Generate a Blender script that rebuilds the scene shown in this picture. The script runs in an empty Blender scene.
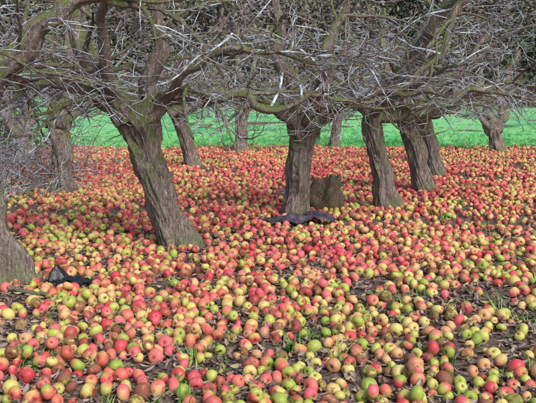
import bpy, math, random
import numpy as np
from mathutils import Vector, Quaternion, noise
SC=bpy.context.scene
SC.view_settings.view_transform='Standard'; SC.view_settings.look='None'; SC.view_settings.exposure=0
rnd=random.Random(7); rs=np.random.RandomState(11)

# ---------------------------------------------------------------- helpers
def nz(x,y,s,o=0.0): return noise.noise(Vector((x*s+o,y*s-o,o*1.7)))
def gh(x,y):
    if y>45 or abs(x)>45: return 0.0
    return 0.045*nz(x,y,0.55,3.1)+0.018*nz(x,y,2.3,9.0)
def link(o): SC.collection.objects.link(o); return o
def mesh_obj(name,V,F,mats=(),smooth=True,attrs=None,do_link=True,mi=None):
    me=bpy.data.meshes.new(name); V=np.asarray(V,dtype=np.float32)
    me.from_pydata([tuple(v) for v in V] if len(V)<200 else V.tolist(),[],F if isinstance(F,list) else F.tolist())
    for m in mats: me.materials.append(m)
    if mi is not None: me.polygons.foreach_set('material_index',np.asarray(mi,dtype=np.int32))
    me.polygons.foreach_set('use_smooth',[smooth]*len(me.polygons))
    if attrs:
        for k,(t,a) in attrs.items():
            at=me.attributes.new(k,t,'POINT')
            at.data.foreach_set('vector' if t=='FLOAT_VECTOR' else 'value',np.asarray(a,dtype=np.float32).ravel())
    me.update()
    o=bpy.data.objects.new(name,me)
    if do_link: link(o)
    return o
class NT:
    def __init__(s,name):
        s.m=bpy.data.materials.new(name); s.m.use_nodes=True; s.t=s.m.node_tree; s.t.nodes.clear()
        s.out=s.n('ShaderNodeOutputMaterial'); s.b=s.n('ShaderNodeBsdfPrincipled'); s.l(s.b.outputs[0],s.out.inputs[0])
    def n(s,t,**k):
        x=s.t.nodes.new(t)
        for a,v in k.items(): setattr(x,a,v)
        return x
    def l(s,a,b): s.t.links.new(a,b)
    def set(s,sock,v):
        if hasattr(v,'is_output'): s.l(v,sock)
        else: sock.default_value=v
    def mix(s,f,a,b,bt='MIX'):
        x=s.n('ShaderNodeMix',data_type='RGBA',blend_type=bt)
        s.set(x.inputs[0],f); s.set(x.inputs[6],a); s.set(x.inputs[7],b); return x.outputs[2]
    def math(s,op,a,b=0.0,c=0.0,clamp=False):
        x=s.n('ShaderNodeMath',operation=op,use_clamp=clamp); s.set(x.inputs[0],a); s.set(x.inputs[1],b)
        s.set(x.inputs[2],c); return x.outputs[0]
    def ramp(s,f,st,interp='LINEAR'):
        x=s.n('ShaderNodeValToRGB'); x.color_ramp.interpolation=interp; e=x.color_ramp.elements
        while len(e)<len(st): e.new(0.5)
        for i,(p,c) in enumerate(st): e[i].position=p; e[i].color=(c if len(c)==4 else (*c,1)) if not isinstance(c,(int,float)) else (c,c,c,1)
        s.set(x.inputs[0],f); return x.outputs[0]
    def noise(s,vec,sc,det=4,rough=.55,dist=0.0):
        x=s.n('ShaderNodeTexNoise'); 
        if vec is not None: s.l(vec,x.inputs['Vector'])
        x.inputs['Scale'].default_value=sc; x.inputs['Detail'].default_value=det; x.inputs['Roughness'].default_value=rough
        x.inputs['Distortion'].default_value=dist; return x.outputs['Fac']
    def attr(s,name,inst=False):
        x=s.n('ShaderNodeAttribute',attribute_name=name)
        if inst: x.attribute_type='INSTANCER'
        return x
    def scale(s,vec,v):
        x=s.n('ShaderNodeVectorMath',operation='MULTIPLY'); s.l(vec,x.inputs[0]); x.inputs[1].default_value=v; return x.outputs[0]
    def bump(s,h,strength,dist):
        x=s.n('ShaderNodeBump'); s.set(x.inputs['Height'],h); x.inputs['Strength'].default_value=strength; x.inputs['Distance'].default_value=dist
        s.l(x.outputs[0],s.b.inputs['Normal'])
    def fin(s,col,rough=.8,spec=.3):
        s.set(s.b.inputs['Base Color'],col); s.set(s.b.inputs['Roughness'],rough); s.set(s.b.inputs['Specular IOR Level'],spec); return s.m
def C(r,g,b): # srgb 0-255 -> linear
    f=lambda v:(v/255/12.92) if v/255<=.04045 else ((v/255+.055)/1.055)**2.4
    return (f(r),f(g),f(b),1)

# ---------------------------------------------------------------- materials
def m_bark():
    t=NT('bark'); co=t.n('ShaderNodeTexCoord').outputs['Object']
    w=t.scale(co,(1,1,.14)); n1=t.noise(w,40,5,.75,1.6); n2=t.noise(co,6,3,.65); n3=t.noise(co,75,2)
    bark=t.ramp(n1,[(.33,C(56,44,44)),(.43,C(140,118,112)),(.54,C(192,172,164)),(.70,C(232,220,214))])
    bark=t.mix(t.ramp(n2,[(.44,0.),(.60,.6)]),bark,C(156,158,142))
    bark=t.mix(t.ramp(n3,[(.56,0.),(.68,.6)]),bark,C(206,212,204))
    g=t.n('ShaderNodeNewGeometry'); sp=t.n('ShaderNodeSeparateXYZ'); t.l(g.outputs['Normal'],sp.inputs[0])
    sz=t.n('ShaderNodeSeparateXYZ'); t.l(co,sz.inputs[0])
    up=t.ramp(t.math('MULTIPLY_ADD',sp.outputs[2],.36,n2),[(.52,0.),(.66,1.)])
    hz=t.ramp(t.math('MULTIPLY_ADD',n2,.9,t.math('MULTIPLY',sz.outputs[2],.55)),[(.78,0.),(1.05,1.)])
    basem=t.ramp(t.math('SUBTRACT',t.math('MULTIPLY',n2,.6),sz.outputs[2]),[(.1,0.),(.28,.5)])
    mf=t.math('MAXIMUM',t.math('MULTIPLY',up,hz),basem)
    mf=t.math('MULTIPLY',mf,t.ramp(n3,[(.34,.15),(.52,.9)]))
    moss=t.ramp(n3,[(.3,C(72,98,36)),(.7,C(158,182,80))])
    col=t.mix(mf,bark,moss)
    t.bump(t.math('MULTIPLY_ADD',n3,.3,n1),1.0,.045)
    return t.fin(col,.85,.2)
def m_twig():
    t=NT('lichen_twig'); co=t.n('ShaderNodeTexCoord').outputs['Object']
    return t.fin(t.ramp(t.noise(co,6,3,.7),[(.36,C(86,72,70)),(.47,C(128,118,116)),(.55,C(172,184,196)),(.62,C(206,218,232)),(.72,C(138,146,112))]),.7,.25)
def m_ground():
    t=NT('leaf_mould_soil'); co=t.n('ShaderNodeTexCoord').outputs['Object']
    a=t.noise(co,1.3,3,.6); b=t.noise(co,30,4,.7); 
    col=t.ramp(b,[(.3,C(56,46,44)),(.5,C(112,96,90)),(.68,C(156,140,130))])
    col=t.mix(t.ramp(a,[(.5,0.),(.66,.5)]),col,C(90,102,58))
    t.bump(b,.8,.03); return t.fin(col,.95,.1)
def m_field():
    t=NT('meadow_grass'); co=t.n('ShaderNodeTexCoord').outputs['Object']
    a=t.noise(t.scale(co,(.12,.22,1)),1.0,5,.7); b=t.noise(co,7,4,.75)
    col=t.ramp(a,[(.30,C(84,172,112)),(.43,C(108,204,130)),(.53,C(152,220,150)),(.62,C(124,202,116)),(.74,C(190,222,150))])
    col=t.mix(t.ramp(b,[(.35,.45),(.6,0.)]),col,C(62,132,76)); t.bump(b,.6,.05); return t.fin(col,.9,.1)
def m_apple():
    t=NT('apple_skin'); lp=t.attr('lp').outputs['Vector']
    r1=t.attr('r1',True).outputs['Fac']; r2=t.attr('r2',True).outputs['Fac']; bl=t.attr('bl',True).outputs['Fac']; rot=t.attr('rt',True).outputs['Fac']
    off=t.n('ShaderNodeCombineXYZ'); t.l(t.math('MULTIPLY',r2,37.),off.inputs[0]); t.l(t.math('MULTIPLY',r1,51.),off.inputs[1])
    ad=t.n('ShaderNodeVectorMath',operation='ADD'); t.l(lp,ad.inputs[0]); t.l(off.outputs[0],ad.inputs[1]); P=ad.outputs[0]
    base=t.ramp(r1,[(0,C(134,160,64)),(.3,C(178,188,88)),(.55,C(210,198,116)),(.78,C(222,174,122)),(1,C(194,134,100))])
    red=t.ramp(r2,[(0,C(190,46,68)),(.3,C(216,74,94)),(.6,C(228,108,118)),(.82,C(220,116,98)),(1,C(146,40,56))])
    sp=t.n('ShaderNodeSeparateXYZ'); t.l(lp,sp.inputs[0])
    n=t.noise(P,1.3,2,.6); st=t.noise(t.scale(P,(9,9,1.2)),1.0,2,.7)
    f=t.math('MULTIPLY_ADD',sp.outputs[0],.42,t.math('MULTIPLY_ADD',n,.5,t.math('MULTIPLY_ADD',st,.45,bl)))
    f=t.ramp(f,[(.62,0.),(1.02,.95)])
    col=t.mix(f,base,red)
    v=t.n('ShaderNodeTexVoronoi'); t.l(P,v.inputs['Vector']); v.inputs['Scale'].default_value=7
    col=t.mix(t.ramp(v.outputs['Distance'],[(.07,.4),(.13,0.)]),col,C(232,210,156))
    rf=t.ramp(t.math('ADD',n,rot),[(.88,0.),(1.0,.85)])
    col=t.mix(rf,col,C(118,80,60))
    rr=t.math('SQRT',t.math('ADD',t.math('POWER',sp.outputs[0],2.),t.math('POWER',sp.outputs[1],2.)))
    col=t.mix(t.ramp(rr,[(.08,.9),(.3,0.)]),col,C(108,88,54))
    return t.fin(col,t.math('MULTIPLY_ADD',rf,.25,.45),.38)
def m_simple(name,stops,sc=20,rough=.85,inst=None,bump=.3,spec=.2):
    t=NT(name); co=t.n('ShaderNodeTexCoord').outputs['Object']
    f=t.attr(inst,True).outputs['Fac'] if inst else t.noise(co,sc,4,.6)
    col=t.ramp(f,stops); 
    if bump: t.bump(t.noise(co,sc*2,2),bump,.01)
    return t.fin(col,rough,spec)
BARK=m_bark(); TWIG=m_twig(); APPLE=m_apple(); SOIL=m_ground(); FIELD=m_field()
STEM=m_simple('apple_stem',[(.3,C(60,42,26)),(.7,C(100,74,46))],40,bump=0)
LEAF=m_simple('dead_leaf',[(0,C(76,60,54)),(.3,C(126,108,100)),(.55,C(166,152,144)),(.8,C(140,106,86)),(.93,C(184,162,136)),(1,C(146,146,86))],30,.65,'r1',0,.35)
GRASS=m_simple('grass_blade',[(0,C(66,116,46)),(.5,C(104,162,68)),(1,C(156,190,96))],30,.6,'r1',0,.3)
PLAST=m_simple('black_polythene',[(.3,C(20,20,24)),(.7,C(44,44,52))],14,.42,None,.5,.5)
SLATE=m_simple('weathered_polythene',[(.3,C(38,34,44)),(.7,C(96,88,102))],14,.55,None,.6,.35)
POST=m_simple('weathered_post',[(.3,C(96,88,80)),(.7,C(150,142,132))],14)

# ---------------------------------------------------------------- ground
def axis(lo,hi,fine_lo,fine_hi,st):
    a=list(np.arange(fine_lo,fine_hi,st)); x=fine_hi; s=st
    while x<hi: a.append(x); s*=1.35; x+=s
    a.append(hi); x=fine_lo; s=st; b=[]
    while x>lo: s*=1.35; x-=s; b.append(max(x,lo))
    return np.array(sorted(set(b+a)))
def sheet(name,xs,ys,zf,mat):
    V=[(x,y,zf(x,y)) for y in ys for x in xs]; nx=len(xs)
    F=[(j*nx+i,j*nx+i+1,(j+1)*nx+i+1,(j+1)*nx+i) for j in range(len(ys)-1) for i in range(nx-1)]
    return mesh_obj(name,V,F,[mat])
sheet('ground',axis(-400,400,-9,9,.09),axis(-60,500,1.5,19,.09),gh,SOIL)
def fieldz(x,y):
    e=17.3+.5*nz(x,0,.7,2)+.25*nz(x,0,2.5,5)
    return gh(x,y)+.012+min(0,(y-e)*.12)
sheet('grass_field',axis(-300,300,-14,14,.25),axis(16.2,180,16.4,24,.12),fieldz,FIELD)

# ---------------------------------------------------------------- tubes
class TB:
    def __init__(s): s.V=[];s.F=[];s.M=[];s.n=0
    z0=0.0
    def tube(s,pts,rad,k=5,rough=0,flare=0,seed=0):
        P=np.array(pts,float); R=np.array(rad,float); n=len(P)
        T=np.gradient(P,axis=0); T/=np.linalg.norm(T,axis=1)[:,None]+1e-9
        a=np.array([0,0,1.]) if abs(T[0][2])<.8 else np.array([1.,0,0])
        u=np.cross(T[0],a); u/=np.linalg.norm(u); U=[]
        for i in range(n):
            u=u-T[i]*u.dot(T[i]); u=u/(np.linalg.norm(u)+1e-9); U.append(u)
        U=np.array(U); W=np.cross(T,U); ang=np.linspace(0,2*math.pi,k,endpoint=False)
        ca,sa=np.cos(ang),np.sin(ang); M=np.ones((n,k))
        if rough:
            L=np.concatenate([[0],np.cumsum(np.linalg.norm(np.diff(P,axis=0),axis=1))])
            for i in range(n):
                for j in range(k):
                    aa=ang[j]+L[i]*.6; c,s_=math.cos(aa),math.sin(aa)
                    m=1+rough*(noise.noise(Vector((c*1.3+seed,s_*1.3,L[i]*3.6)))*1.35+(abs(noise.noise(Vector((c*4.5+seed,s_*4.5,L[i]*2.4))))*1.5-.3)+noise.noise(Vector((c*13,s_*13+seed,L[i]*5)))*.5)
                    if flare:
                        z=max(0,P[i][2]-s.z0)
                        m*=1+flare*math.exp(-z/.11)*(.75+.5*math.cos(3*ang[j]+seed)+.3*math.cos(5*ang[j]+seed*2))
                    M[i,j]=m
        X=P[:,None,:]+(U[:,None,:]*ca[None,:,None]+W[:,None,:]*sa[None,:,None])*(R[:,None]*M)[:,:,None]
        X=X.reshape(-1,3); i=np.arange(n-1)[:,None]*k; j=np.arange(k)[None,:]; j2=(j+1)%k
        F=np.stack([i+j,i+j2,i+k+j2,i+k+j],-1).reshape(-1,4)+s.n
        s.V.append(X); s.F.append(F); s.M.append(np.full(len(F),0 if k>6 else 1)); s.n+=len(X)
    def build(s,name,mats=None):
        return mesh_obj(name,np.concatenate(s.V),np.concatenate(s.F),mats or [BARK,TWIG],mi=np.concatenate(s.M))
def smooth_path(pts,rad,step):
    P=[Vector(p) for p in pts]; out=[];ro=[]
    for i in range(len(P)-1):
        p0=P[max(i-1,0)];p1=P[i];p2=P[i+1];p3=P[min(i+2,len(P)-1)]
        n=max(2,int((p2-p1).length/step))
        for q in range(n):
            t=q/n
            out.append(.5*((2*p1)+(p2-p0)*t+(2*p0-5*p1+4*p2-p3)*t*t+(3*p1-p0-3*p2+p3)*t**3)); ro.append(rad[i]+(rad[i+1]-rad[i])*t)
    out.append(P[-1]); ro.append(rad[-1]); return out,ro
SEG={1:.11,2:.10,3:.08,4:.06}; WIG={1:.18,2:.18,3:.19,4:.24}; SP={1:.18,2:.14,3:.19}; KK={1:10,2:6,3:4,4:3}
def spawn(tb,pts,rad,lvl,R,floor,dens=1.0,skip=0.1):
    L=0;nxt=SP[lvl]/dens*R.uniform(.5,1.3)
    tot=sum((pts[i+1]-pts[i]).length for i in range(len(pts)-1))
    for i in range(len(pts)-1):
        L+=(pts[i+1]-pts[i]).length
        if L>=nxt and L>tot*skip:
            nxt=L+SP[lvl]/dens*R.uniform(.5,1.5)
            d=(pts[i+1]-pts[i]).normalized()
            pr=d.orthogonal().normalized(); pr.rotate(Quaternion(d,R.uniform(0,6.283)))
            a=math.radians(R.uniform(30,75)); nd=d*math.cos(a)+pr*math.sin(a)
            if lvl<=2: nd.z=nd.z*.6+.1
            nd.normalize()
            rem=1-L/tot*.55
            ln={2:R.uniform(.6,1.6),3:R.uniform(.25,.85),4:R.uniform(.05,.24)}[lvl+1]*(.5+.5*rem if lvl<3 else 1)
            r={2:min(rad[i]*.6,R.choice([.010,.012,.016,.024,.030])),3:min(rad[i]*.6,.0058),4:.0030}[lvl+1]
            grow(tb,pts[i],nd,ln,max(r,.0028),lvl+1,R,floor,dens)
def grow(tb,p,d,L,r,lvl,R,floor,dens=1.0):
    n=max(3,int(L/SEG[lvl])); pts=[Vector(p)]; d=Vector(d)
    for i in range(n):
        q=pts[-1]
        d+=Vector((R.gauss(0,1),R.gauss(0,1),R.gauss(0,.8)))*WIG[lvl]
        if lvl==1: d.z+= (.05 if i<n*.35 else -.09)
        if lvl==2: d.z-=.055
        if lvl==3: d.z-=.03
        if q.z<floor+.12: d.z+=.22
        if q.y+tb.o.y<4.4: d.y+=.5
        d.normalize(); nq=q+d*(L/n)
        if (nq.z<floor-.12 or nq.y+tb.o.y<3.9) and lvl>1: break
        pts.append(nq)
    if len(pts)<3: return
    m=len(pts); e=.9 if lvl==1 else .68
    rad=[max(.0021,r*(1-e*i/(m-1))) for i in range(m)]
    big=lvl==2 and r>.015
    tb.tube(pts,rad,8 if big else KK[lvl],.15 if lvl==1 else 0)
    if lvl<4: spawn(tb,pts,rad,lvl,R,floor,dens)
def tree(name,base,trunk,limbs,seed,nrand=3,floor=1.0,dens=1.0,rlen=(1.6,2.6),flare=.5,rs_=.84):
    R=random.Random(seed); tb=TB(); o=Vector((base[0],base[1],gh(*base))); tb.o=o
    tp=[Vector((x-o.x,dy,z)) for x,z,r,dy in trunk]; tr=[r*rs_ for *_,r,_ in trunk]
    d0=tp[1]-tp[0]; tp=[tp[0]-d0.normalized()*.12]+tp; tr=[tr[0]]+tr
    P,Rr=smooth_path(tp,tr,.013)
    for i,q in enumerate(P):
        h=max(0,q.z); q.x+=.055*nz(h,0,2.8,seed)*min(1,h*3); q.y+=.05*nz(h,0,2.6,seed+9)*min(1,h*3)
    tb.tube(P,Rr,80,.30,flare,seed*1.3)
    top=P[-1]
    bp=[top+Vector((0,0,-.14)),top+Vector((0,0,-.06)),top+Vector((0,0,.02)),top+Vector((0,0,.07)),top+Vector((0,0,.10))]
    tb.tube(bp,[Rr[-1]*.8,Rr[-1]*.98,Rr[-1]*.88,Rr[-1]*.55,.01],24,.25,0,seed)
    for _ in range(7):
        i=R.randrange(int(len(P)*.45),len(P)-3); a=R.uniform(0,6.28); d=Vector((math.cos(a),math.sin(a),.35)).normalized(); c=P[i]; r=Rr[i]
        k=R.uniform(.3,.5)*r
        tb.tube([c+d*r*.5,c+d*r*.8,c+d*(r*1.02),c+d*(r*1.18),c+d*(r*1.22)],[k*1.5,k*1.35,k,k*.6,.004],14,.35,0,seed+_)
    for pl,rl in limbs:
        q,rr=smooth_path([Vector(p)-Vector((o.x,o.y,0)) for p in pl],rl,.04)
        for i in range(2,len(q)): q[i]=q[i]+Vector((nz(q[i].x,q[i].z,4,seed),nz(q[i].y,q[i].z,4,seed+3),nz(q[i].z,q[i].x,4,seed+7)))*.09
        tb.tube(q,rr,18,.42,0,seed)
        spawn(tb,q,rr,1,R,floor,dens,.12)
    a0=R.uniform(0,6.28)
    for i in range(nrand):
        a=a0+i*6.283/nrand+R.uniform(-.3,.3)
        d=Vector((math.cos(a),math.sin(a)*.9,R.uniform(.45,.9))).normalized()
        grow(tb,top+Vector((0,0,-.03)),d,R.uniform(*rlen),Rr[-1]*R.uniform(.4,.55),1,R,floor,dens)
    ob=tb.build(name); ob.location=o
    return ob
tA=tree('apple_tree',(-1.90,4.86),[(-1.90,0,.175,0),(-1.98,.4,.15,0),(-2.08,.9,.15,.02),(-2.14,1.3,.15,.05)],
 [([(-2.13,4.9,1.22),(-1.9,4.9,1.47),(-1.63,4.92,1.70),(-1.38,4.95,1.87),(-1.1,5.05,2.08),(-.7,5.3,2.3),(-.2,5.5,2.4)],[.12,.085,.06,.05,.042,.028,.008]),
  ([(-2.13,4.9,1.25),(-2.0,5.2,1.42),(-1.7,5.7,1.5),(-1.2,6.3,1.55),(-.8,6.8,1.45)],[.08,.04,.03,.02,.006])],3,2)
tB=tree('apple_tree',(-.80,6.11),[(-.78,0,.160,0),(-.87,.24,.145,0),(-.975,.50,.140,0),(-1.07,.8,.150,0),(-1.14,1.05,.18,.02),(-1.22,1.24,.17,.03)],
 [([(-1.22,6.12,1.1),(-1.42,6.1,1.5),(-1.58,6.1,1.75),(-1.62,6.15,2.1),(-1.5,6.2,2.6)],[.12,.085,.07,.055,.02]),
  ([(-1.15,6.12,1.1),(-1.0,6.1,1.45),(-.93,6.05,1.75),(-.9,6.0,2.15),(-.7,6.0,2.7)],[.11,.075,.055,.045,.02]),
  ([(-1.25,6.15,1.15),(-1.65,6.1,1.38),(-2.05,6.0,1.42),(-2.5,5.9,1.35)],[.08,.045,.035,.01]),
  ([(-1.1,6.1,1.08),(-.8,6.0,1.32),(-.4,5.9,1.32),(0.05,5.85,1.24),(.5,5.8,1.30),(.95,5.8,1.2)],[.08,.042,.032,.025,.016,.006]),
  ([(-1.05,6.1,1.15),(-.7,5.7,1.5),(-.3,5.4,1.66),(.2,5.2,1.62),(.7,5.1,1.5)],[.06,.030,.022,.015,.006])],5,1)
tC=tree('apple_tree',(.31,7.65),[(.30,0,.155,0),(.325,.25,.145,0),(.36,.6,.138,0),(.385,.95,.148,0),(.40,1.05,.15,0)],
 [([(.38,7.65,.9),(.27,7.6,1.35),(.12,7.6,1.75),(.1,7.6,2.2),(.2,7.6,2.8)],[.12,.08,.06,.04,.015]),
  ([(.42,7.65,.9),(.56,7.6,1.35),(.64,7.55,1.8),(.8,7.5,2.3)],[.12,.08,.055,.02]),
  ([(.38,7.6,.98),(.0,7.3,1.25),(-.45,7.1,1.35),(-.95,6.9,1.25),(-1.3,6.8,1.2)],[.07,.038,.028,.018,.006]),
  ([(.42,7.6,.98),(.8,7.2,1.3),(1.25,6.9,1.38),(1.7,6.7,1.3)],[.07,.036,.024,.008]),
  ([(.40,7.6,1.02),(.5,7.1,1.45),(.45,6.5,1.6),(.3,5.9,1.62)],[.06,.034,.02,.008])],8,0)
tD=tree('apple_tree',(1.38,8.2),[(1.40,0,.135,0),(1.35,.3,.12,0),(1.29,.65,.115,0),(1.22,.97,.125,0),(1.2,1.08,.12,0)],
 [([(1.2,8.2,.95),(1.0,8.1,1.3),(.85,8.0,1.7),(.9,8,2.2)],[.08,.05,.04,.015]),
  ([(1.22,8.2,.95),(1.4,8.1,1.35),(1.6,8.0,1.8),(1.9,8.0,2.3)],[.09,.06,.045,.015]),
  ([(1.22,8.2,.98),(1.75,7.9,1.2),(2.3,7.7,1.35),(2.9,7.6,1.25)],[.06,.036,.026,.008]),
  ([(1.2,8.2,1.02),(1.6,7.6,1.8),(1.95,7.1,2.4),(2.0,7.0,2.5),(1.87,7.0,2.2),(1.72,7.0,1.80),(1.45,7.0,1.48),(1.15,7.0,1.32),(.8,7.05,1.26)],[.06,.05,.045,.043,.036,.030,.024,.016,.006])],13,1)
tE=tree('apple_tree',(2.1,9.36),[(2.12,0,.15,0),(2.04,.3,.13,0),(1.95,.65,.125,0),(1.82,1.0,.14,0),(1.78,1.1,.13,0)],
 [([(1.8,9.3,.95),(1.6,9.3,1.35),(1.5,9.3,1.9),(1.5,9.3,2.4)],[.08,.06,.04,.015]),
  ([(1.83,9.3,.95),(2.15,9.2,1.35),(2.5,9.1,1.7),(2.9,9,2.2)],[.09,.06,.04,.015]),
  ([(1.83,9.3,.98),(2.4,8.9,1.25),(3.0,8.6,1.4),(3.6,8.4,1.25)],[.07,.042,.028,.008])],21,1)
tF=tree('apple_tree',(5.2,15.9),[(5.24,0,.19,0),(5.17,.3,.15,0),(5.12,.55,.15,0)],
 [([(5.12,15.9,.45),(4.94,15.9,1.0),(4.80,15.9,1.5),(4.6,15.9,2.2)],[.12,.09,.08,.03]),
  ([(5.14,15.9,.45),(5.33,15.9,.95),(5.30,15.9,1.5),(5.6,15.9,2.3)],[.12,.095,.08,.03])],30,2,1.5)
def copy(src,x,y,rot,s=1.0):
    o=bpy.data.objects.new('apple_tree',src.data); o.location=(x,y,gh(x,y)-.01); o.rotation_euler=(0,0,rot); o.scale=(s,s,s); link(o)
copy(tC,-2.76,9.4,2.4,1.0); copy(tE,-1.35,12.5,.2,1.0); copy(tC,-.62,15.9,1.1,1.0); copy(tD,1.6,17.0,2.2,1.0)
copy(tB,3.1,13.6,.1,.9); copy(tE,2.72,11.2,-.3,.95); copy(tF,-4.6,13.2,1.0,1.0)
copy(tD,-4.4,8.2,1.0,1.05); copy(tE,7.2,13.0,1.7,1.1); copy(tF,8.4,17.2,.4,1.0)
copy(tB,-7.2,16.3,2.0,1.0); copy(tE,3.6,17.1,2.6,.9)

# ---------------------------------------------------------------- mossy stump
def stump():
    V=[];F=[];n,k=40,60
    for i in range(n):
        ph=math.pi*.5*i/(n-1)
        for j in range(k):
            a=j/k*6.283; r=math.cos(ph)**.6; z=math.sin(ph); x,y=math.cos(a)*r,math.sin(a)*r
            q=Vector((x*1.1,y*1.1,z*1.3))
            m=1+.40*noise.noise(q+Vector((3,1,2)))+.30*noise.noise(q*2.4)+.14*abs(noise.noise(Vector((q.x*7,q.y*7,q.z*3))))
            V.append((x*.19*m,y*.17*m,-.04+.43*z*m*(1+.18*x)))
    for i in range(n-1):
        for j in range(k): F.append((i*k+j,i*k+(j+1)%k,(i+1)*k+(j+1)%k,(i+1)*k+j))
    m=NT('mossy_wood'); co=m.n('ShaderNodeTexCoord').outputs['Object']
    a=m.noise(co,8,4,.7); b=m.noise(co,90,3)
    col=m.mix(m.ramp(a,[(.46,0.),(.66,.75)]),m.ramp(b,[(.3,C(58,46,44)),(.7,C(150,130,118))]),m.ramp(b,[(.3,C(56,70,36)),(.7,C(112,126,68))]))
    m.bump(m.math('MULTIPLY_ADD',b,.4,a),1,.04); m.fin(col,.95,.1)
    o=mesh_obj('mossy_stump',V,F,[m.m]); o.location=(.68,8.1,gh(.68,8.1))
stump()
# ---------------------------------------------------------------- crumpled plastic
def crumple(name,cx,cy,sx,sy,h,mat,seed,rot=0,flap=None):
    n=46;V=[];F=[];idx={}; q=random.Random(seed)
    cr=[(q.uniform(0,3.14),q.uniform(-.8,.8),q.uniform(.25,.7)) for _ in range(11)]
    for j in range(n):
        for i in range(n):
            u=i/(n-1)*2-1;v=j/(n-1)*2-1
            e=1-.25*nz(u,v,1.2,seed); x=u*sx*e; y=v*sy*e
            rr=u*u+v*v; edge=max(0,1-rr*.8)
            f=sum(w*max(0,1-abs(u*math.cos(a)+v*math.sin(a)-d)/.22) for a,d,w in cr)
            z=.01+h*edge*(.25+.38*f)+h*.5*abs(nz(u,v,2.6,seed+2))
            if flap:
                dd=abs(u-flap[0]-.25*(v))/flap[3]+abs(v-flap[1])/(flap[3]*2.2); z+=flap[2]*max(0,1-dd)**.7; x-=.3*flap[2]*max(0,1-dd)
            idx[(i,j)]=len(V); V.append((x,y,z))
    for j in range(n-1):
        for i in range(n-1):
            u=i/(n-1)*2-1;v=j/(n-1)*2-1
            if u*u+v*v<.85+.9*nz(u,v,2.2,seed)+.3*nz(u,v,7,seed): F.append((idx[i,j],idx[i+1,j],idx[i+1,j+1],idx[i,j+1]))
    o=mesh_obj(name,V,F,[mat],smooth=True); o.location=(cx,cy,gh(cx,cy)+.015); o.rotation_euler=(0,0,rot)
crumple('black_plastic_bag',-1.42,4.82,.17,.12,.05,PLAST,5,-.3,(-.45,0,.10,.32))
crumple('plastic_sheet',.31,7.05,.37,.22,.09,SLATE,9,.05,(.5,.1,.07,.5))

# ---------------------------------------------------------------- GN scatter
def scatter(name,pts,rot,scl,idx,attrs,srcs):
    me=bpy.data.meshes.new(name); me.from_pydata(np.asarray(pts).tolist(),[],[])
    def A(k,t,a,f='value'):
        at=me.attributes.new(k,t,'POINT'); at.data.foreach_set(f,np.asarray(a).ravel())
    A('rot','FLOAT_VECTOR',np.asarray(rot,dtype=np.float32),'vector'); A('scl','FLOAT',np.asarray(scl,dtype=np.float32)); A('idx','INT',np.asarray(idx,dtype=np.int32))
    for k,a in attrs.items(): A(k,'FLOAT',np.asarray(a,dtype=np.float32))
    o=link(bpy.data.objects.new(name,me))
    col=bpy.data.collections.new(name+'_parts')
    for s in srcs: col.objects.link(s)
    g=bpy.data.node_groups.new(name,'GeometryNodeTree')
    g.interface.new_socket('Geometry',in_out='INPUT',socket_type='NodeSocketGeometry'); g.interface.new_socket('Geometry',in_out='OUTPUT',socket_type='NodeSocketGeometry')
    N=g.nodes.new; gi=N('NodeGroupInput'); go=N('NodeGroupOutput'); m2p=N('GeometryNodeMeshToPoints'); ip=N('GeometryNodeInstanceOnPoints'); ci=N('GeometryNodeCollectionInfo')
    ci.inputs['Collection'].default_value=col; ci.inputs['Separate Children'].default_value=True; ci.inputs['Reset Children'].default_value=True
    def NA(k,t):
        x=N('GeometryNodeInputNamedAttribute'); x.data_type=t; x.inputs['Name'].default_value=k; return x.outputs['Attribute']
    L=g.links.new; L(gi.outputs[0],m2p.inputs['Mesh']); L(m2p.outputs[0],ip.inputs['Points']); L(ci.outputs[0],ip.inputs['Instance'])
    ip.inputs['Pick Instance'].default_value=True; L(NA('idx','INT'),ip.inputs['Instance Index'])
    e=N('FunctionNodeEulerToRotation'); L(NA('rot','FLOAT_VECTOR'),e.inputs[0]); L(e.outputs[0],ip.inputs['Rotation'])
    L(NA('scl','FLOAT'),ip.inputs['Scale']); L(ip.outputs[0],go.inputs[0])
    md=o.modifiers.new('scatter','NODES'); md.node_group=g
    return o
def apple(name,seed,squash,stem):
    n,k=14,20;V=[];F=[];mi=[]
    for i in range(n+1):
        ph=math.pi*i/n
        r=math.sin(ph)*(1+.06*math.cos(ph)); z=math.cos(ph)
        z=z*.92-.34*math.exp(-(r/.32)**2)*(1 if z>0 else -.75)
        for j in range(k):
            a=j/k*6.283; w=1+.08*nz(math.cos(a),math.sin(a)+z,1.0,seed)+.02*math.cos(5*a)*(1 if z<0 else .3)
            V.append((math.cos(a)*r*w,math.sin(a)*r*w,z*squash*(1+.08*math.cos(a+seed))))
    for i in range(n):
        for j in range(k): F.append((i*k+j,(i+1)*k+j,(i+1)*k+(j+1)%k,i*k+(j+1)%k)); mi.append(0)
    if stem:
        b=len(V);kk=5;st=[(0,0,.5,.05),(.04,0,.75,.04),(.12,.03,.98,.05)]
        for x,y,z,r in st:
            for j in range(kk): a=j/kk*6.283; V.append((x+math.cos(a)*r,y+math.sin(a)*r,z*squash))
        for i in range(2):
            for j in range(kk): F.append((b+i*kk+j,b+i*kk+(j+1)%kk,b+(i+1)*kk+(j+1)%kk,b+(i+1)*kk+j)); mi.append(1)
        F.append(tuple(b+2*kk+j for j in range(kk))); mi.append(1)
    return mesh_obj(name,V,F,[APPLE,STEM],attrs={'lp':('FLOAT_VECTOR',V)},do_link=False,mi=mi)
AP=[apple('apple_a',1,.92,True),apple('apple_b',2.3,.82,True),apple('apple_c',3.7,.98,False),apple('apple_d',5.1,.88,False)]
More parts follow.
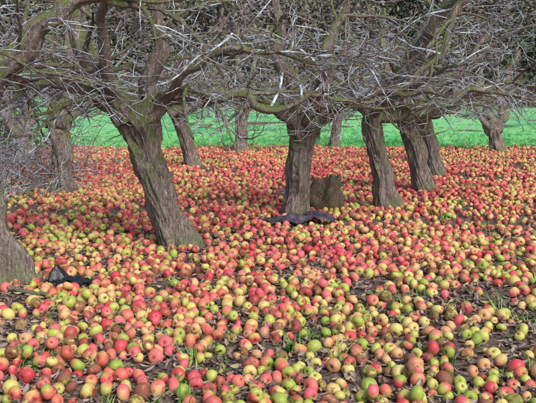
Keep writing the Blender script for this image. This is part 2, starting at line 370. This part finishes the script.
trunks=[(-1.90,4.86,.2),(-.79,6.11,.18),(.31,7.65,.18),(1.39,8.2,.15),(2.11,9.36,.16),(.68,8.1,.18),(-2.76,9.4,.18),(-1.35,12.5,.18),(5.2,15.9,.2),(2.72,11.2,.16),(3.1,13.6,.18)]
objs=[(-1.42,4.82,.12),(.30,7.05,.18),(.08,7.05,.13),(.52,7.05,.13)]
cell=.09; grid={}; pts=[];rr=[]
def free(x,y,r,f):
    gx,gy=int(x//cell),int(y//cell)
    for a in (-1,0,1):
        for b in (-1,0,1):
            for (X,Y,R) in grid.get((gx+a,gy+b),()):
                if (X-x)**2+(Y-y)**2<((R+r)*f)**2: return False
    return True
for N in range(92000):
    y=math.sqrt(rnd.uniform(2.2**2,17.4**2)) if rnd.random()<.87 else rnd.uniform(2.2,6); w=.44*y+.9; x=rnd.uniform(-w,w)
    d=.56+.85*nz(x,y,.8,1)+1.2*nz(x,y,2.4,7)+.8*nz(x,y,6,3)
    d+= .03+.14*max(0,min(1,(y-3.0)/2.2))
    if y>15.5: d-=(y-15.5)*.35
    if x<-.25*y-.6 and y>7.5: d-=.25
    if rnd.random()>d: continue
    r=min(.045,max(.020,rnd.gauss(.0345,.0058)))
    if any((x-a)**2+(y-b)**2<(c+r*.6)**2 for a,b,c in trunks+objs): continue
    if not free(x,y,r,.89): continue
    grid.setdefault((int(x//cell),int(y//cell)),[]).append((x,y,r)); pts.append((x,y,gh(x,y)+r*rnd.uniform(.5,.88))); rr.append(r)
n1=len(pts)
for i in range(n1):
    if rnd.random()<.09:
        x,y,z=pts[i]; a=rnd.uniform(0,6.28); r=rnd.uniform(.028,.038); x2,y2=x+math.cos(a)*.04,y+math.sin(a)*.04
        c=sum(1 for q in [(int(x//cell)+p,int(y//cell)+s) for p in(-1,0,1) for s in(-1,0,1)] for _ in grid.get(q,()))
        if c>=8: pts.append((x2,y2,z+.046)); rr.append(r)
n=len(pts); P=np.array(pts)
bl=np.array([.08*rnd.gauss(0,1)+.22+.42*nz(p[0],p[1],.7,12)+.20*min(1,max(0,(p[1]-3)/3.5))+rnd.choice([-.48,-.3,-.05,.1,.2,.32]) for p in pts])
r1=np.clip(rs.beta(1.6,1.8,n)+.14*np.clip((P[:,1]-3)/4,0,1),0,1)
scatter('fallen_apples',P,rs.uniform(-1,1,(n,3))*np.array([2.2,2.2,3.14]),rr,rs.randint(0,4,n),{'r1':r1,'r2':rs.rand(n),'bl':bl,'rt':np.where(rs.rand(n)<.32,rs.uniform(.25,.6,n),rs.uniform(.0,.3,n))},AP)
print('APPLES',n)
def leafm(name,seed,curl):
    V=[];F=[]
    for i in range(6):
        t=i/5; w=.42*math.sin(math.pi*min(.97,t*.93+.04))**.8
        for s in (-1,-.5,0,.5,1): V.append((t*2-1,s*w,abs(s)*curl*.5+curl*(t-.5)**2+.06*nz(t*3,s,1.3,seed)))
    for i in range(5):
        for j in range(4): F.append((i*5+j,i*5+j+1,i*5+j+6,i*5+j+5))
    return mesh_obj(name,V,F,[LEAF],do_link=False)
LV=[leafm('leaf_a',1,.35),leafm('leaf_b',3,-.3),leafm('leaf_c',6,.7)]
n=42000; ys=np.concatenate([rs.uniform(2.0,7,23000),np.sqrt(rs.uniform(36,17.5**2,19000))]); xs=rs.uniform(-1,1,n)*(.44*ys+.9)
P=np.array([(x,y,gh(x,y)+rnd.uniform(.006,.022)) for x,y in zip(xs,ys)])
R=np.stack([rs.normal(0,.35,n),rs.normal(0,.35,n),rs.uniform(0,6.28,n)],1)
scatter('fallen_leaves',P,R,rs.uniform(.012,.032,n),rs.randint(0,3,n),{'r1':rs.rand(n)},LV)
def tuft(name,seed,nb,hh,wd):
    R=random.Random(seed);V=[];F=[]
    for b in range(nb):
        a=R.uniform(0,6.28); ox,oy=R.gauss(0,.25),R.gauss(0,.25); h=hh*R.uniform(.5,1.1); ln=R.uniform(.2,.9); w=wd*R.uniform(.7,1.2); b0=len(V)
        px,py=-math.sin(a),math.cos(a)
        for i in range(5):
            t=i/4; q=ln*t*t*h; ww=w*(1-t**1.6)+.002; z=h*t*(1-.25*t*ln)
            for s in(-1,1): V.append((ox+math.cos(a)*q+px*s*ww,oy+math.sin(a)*q+py*s*ww,z))
        for i in range(4): F.append((b0+2*i,b0+2*i+1,b0+2*i+3,b0+2*i+2))
    return mesh_obj(name,V,F,[GRASS],do_link=False)
TF=[tuft('tuft_a',1,14,1.0,.04),tuft('tuft_b',2,9,1.2,.06),tuft('tuft_c',3,12,.6,.11)]
pt=[];
for _ in range(20000):
    y=rnd.uniform(2.2,17.5); x=rnd.uniform(-1,1)*(.44*y+.9)
    dn=nz(x,y,.8,21)+.5*nz(x,y,3,5)-.38+(.24 if x>.22*y else 0)+(.10 if y<4.6 else 0)
    if y>15.5: dn+=(y-15.5)*.2
    if rnd.random()<dn*.6: pt.append((x,y,gh(x,y)))
for cx,cy,s,m in [(.78,4.45,.10,8),(2.3,6.9,.2,18),(2.0,5.2,.2,16),(-.6,3.9,.15,6),(.0,3.75,.2,8),(-1.25,3.25,.12,16),(.35,3.4,.2,8),(-.25,3.25,.12,6)]:
    for _ in range(m): 
        x,y=rnd.gauss(cx,s),rnd.gauss(cy,s); pt.append((x,y,gh(x,y)))
n=len(pt); scatter('grass_tufts',pt,np.stack([rs.normal(0,.1,n),rs.normal(0,.1,n),rs.uniform(0,6.28,n)],1),rs.uniform(.04,.10,n),rs.randint(0,3,n),{'r1':rs.rand(n)},TF)
print('TUFTS',n)
n=6000; ys=16.8+rs.exponential(3.0,n); xs=rs.uniform(-1,1,n)*(.5*ys+2)
P=[(x,y,gh(x,y)) for x,y in zip(xs,ys)]
MG=NT('meadow_blade'); f=MG.attr('r1',True).outputs['Fac']; MG.fin(MG.ramp(f,[(0,C(82,160,98)),(.6,C(124,206,128)),(1,C(182,220,140))]),.7,.2)
T2=[]
for i,s in enumerate((11,12)):
    o=tuft('meadow_tuft_%d'%i,s,16,.9,.05); o.data.materials.clear(); o.data.materials.append(MG.m); T2.append(o)
scatter('meadow_grass',P,np.stack([rs.normal(0,.1,n),rs.normal(0,.1,n),rs.uniform(0,6.28,n)],1),rs.uniform(.06,.15,n),rs.randint(0,2,n),{'r1':rs.rand(n)},T2)
tb=TB(); tb.o=Vector((0,0,0)); R=random.Random(4)
def stick(x,y,a,L,r,k=6):
    pts=[];px,py=x,y
    m=max(4,int(L/.06))
    for i in range(m): pts.append(Vector((px,py,gh(px,py)+.02+R.uniform(0,.02)))); a+=R.gauss(0,.22); px+=math.cos(a)*L/m; py+=math.sin(a)*L/m
    tb.tube(pts,[r*(1-.6*i/(m-1)) for i in range(m)],k)
for _ in range(60):
    y=rnd.uniform(2.4,8); stick(rnd.uniform(-1,1)*(.42*y+.4),y,rnd.uniform(0,6.28),rnd.uniform(.08,.22),rnd.uniform(.002,.005),7)
stick(-1.75,4.6,-.2,.6,.02,8); stick(-.5,6.3,.1,.5,.016,8); stick(-1.5,5.9,.3,.6,.01,8)
tb.build('fallen_twigs')
tb=TB(); tb.o=Vector((0,0,0)); R=random.Random(9)
for _ in range(900):
    x=R.uniform(-6.5,-2.7); y=R.uniform(8.4,12.5); a=R.uniform(0,6.28); L=R.uniform(.7,2.3); el=R.uniform(.5,1.4)
    if x>-3.2 and R.random()<.6: continue
    d=Vector((math.cos(a)*math.cos(el),math.sin(a)*math.cos(el),math.sin(el))); p=Vector((x,y,0)); pts=[p.copy()]; m=10
    for i in range(m):
        d.z-=.14; d.x+=R.gauss(0,.1); d.y+=R.gauss(0,.1); d.normalize(); p=p+d*(L/m)
        if p.z<0.02: break
        pts.append(p.copy())
    if len(pts)>3: tb.tube(pts,[.0055*(1-.7*i/(len(pts)-1)) for i in range(len(pts))],4)
tb.build('bramble_thicket')
# field fence: posts and three wires
tb=TB(); tb.o=Vector((0,0,0))
xs=list(np.arange(-24,34,2.6))
for i,x in enumerate(xs):
    h=1.05+.06*nz(x,0,1,3); tb.tube([Vector((x,38,-.1)),Vector((x+.01,38,.5)),Vector((x+.03*nz(x,2,1,1),38,h)),Vector((x,38,h+.03))],[.055,.052,.05,.01],8)
for z in (.35,.65,.95):
    tb.tube([Vector((x,37.93,z-.0+.02*nz(x,z,1,4))) for x in xs],[.012]*len(xs),4)
tb.build('wire_fence',[POST,POST])
# ---------------------------------------------------------------- woodland & hedge
def foliage(name,blobs,per,size,mat,seed):
    q=np.random.RandomState(seed);V=[]
    for (x,y,z,rx,ry,rz) in blobs:
        n=int(per*rx*rz); d=q.normal(size=(n,3)); d/=np.linalg.norm(d,axis=1)[:,None]; d*=(q.rand(n)**.45)[:,None]*(1+.25*q.normal(size=n))[:,None]
        c=np.array([x,y,z])+d*np.array([rx,ry,rz]); c[:,2]=np.maximum(c[:,2],.05)
        u=q.normal(size=(n,3)); u/=np.linalg.norm(u,axis=1)[:,None]; v=np.cross(u,q.normal(size=(n,3))); v/=np.linalg.norm(v,axis=1)[:,None]
        s=(size*q.uniform(.5,1.3,n))[:,None]
        V.append(np.stack([c-u*s,c-v*s*.5,c+u*s,c+v*s*.5],1).reshape(-1,3))
    V=np.concatenate(V); F=np.arange(len(V)).reshape(-1,4); return mesh_obj(name,V,F,[mat],smooth=False)
def m_fol(name,a,b,c,sc):
    t=NT(name); co=t.n('ShaderNodeTexCoord').outputs['Object']; return t.fin(t.ramp(t.noise(co,sc,3,.6),[(.3,a),(.5,b),(.7,c)]),.8,.1)
WM=m_fol('woodland_foliage',C(112,98,100),C(142,130,126),C(134,140,112),.35)  # foliage tones paled, distance haze is put into the colour
bl=[]
R=random.Random(3)
for i in range(80):
    x=R.uniform(-60,60); y=R.uniform(62,74); h=R.uniform(12,18)
    for _ in range(5): bl.append((x+R.gauss(0,2),y+R.gauss(0,1.5),h*R.uniform(.25,.85),R.uniform(2,4),R.uniform(2,3),R.uniform(2,4)))
for i in range(100): bl.append((R.uniform(-60,60),R.uniform(60,63),.8,2.5,1.5,R.uniform(1.5,3)))
foliage('distant_woodland',bl,150,.20,WM,1)
HM=m_fol('hedge_foliage',C(50,54,44),C(84,92,66),C(118,122,84),1.5)
foliage('hedgerow',[(R.uniform(-14,-4.4),R.uniform(13.5,16),R.uniform(.3,1.9),R.uniform(.5,.9),.6,R.uniform(.4,.8)) for _ in range(70)],1000,.06,HM,2)

# ---------------------------------------------------------------- light, camera
sd=Vector((.42,-.58,.70)).normalized()
w=bpy.data.worlds.new('World'); SC.world=w; w.use_nodes=True; nt=w.node_tree; bg=nt.nodes['Background']
sk=nt.nodes.new('ShaderNodeTexSky'); sk.sky_type='NISHITA'; sk.sun_disc=False; sk.sun_elevation=math.asin(sd.z); sk.sun_rotation=math.atan2(sd.x,sd.y)
sk.air_density=1.0; sk.dust_density=3.0
nt.links.new(sk.outputs[0],bg.inputs[0]); bg.inputs[1].default_value=.15
su=bpy.data.lights.new('sun','SUN'); su.energy=2.5; su.angle=math.radians(25); su.color=(1,.95,.9)
so=link(bpy.data.objects.new('sun',su)); so.rotation_euler=sd.to_track_quat('Z','Y').to_euler()
cam=bpy.data.cameras.new('camera'); cam.sensor_width=36; cam.lens=47; cam.clip_end=1500; cam.clip_start=.05
co=link(bpy.data.objects.new('camera',cam)); co.location=(0,0,1.35); co.rotation_euler=(math.radians(90-8.9),0,0); SC.camera=co
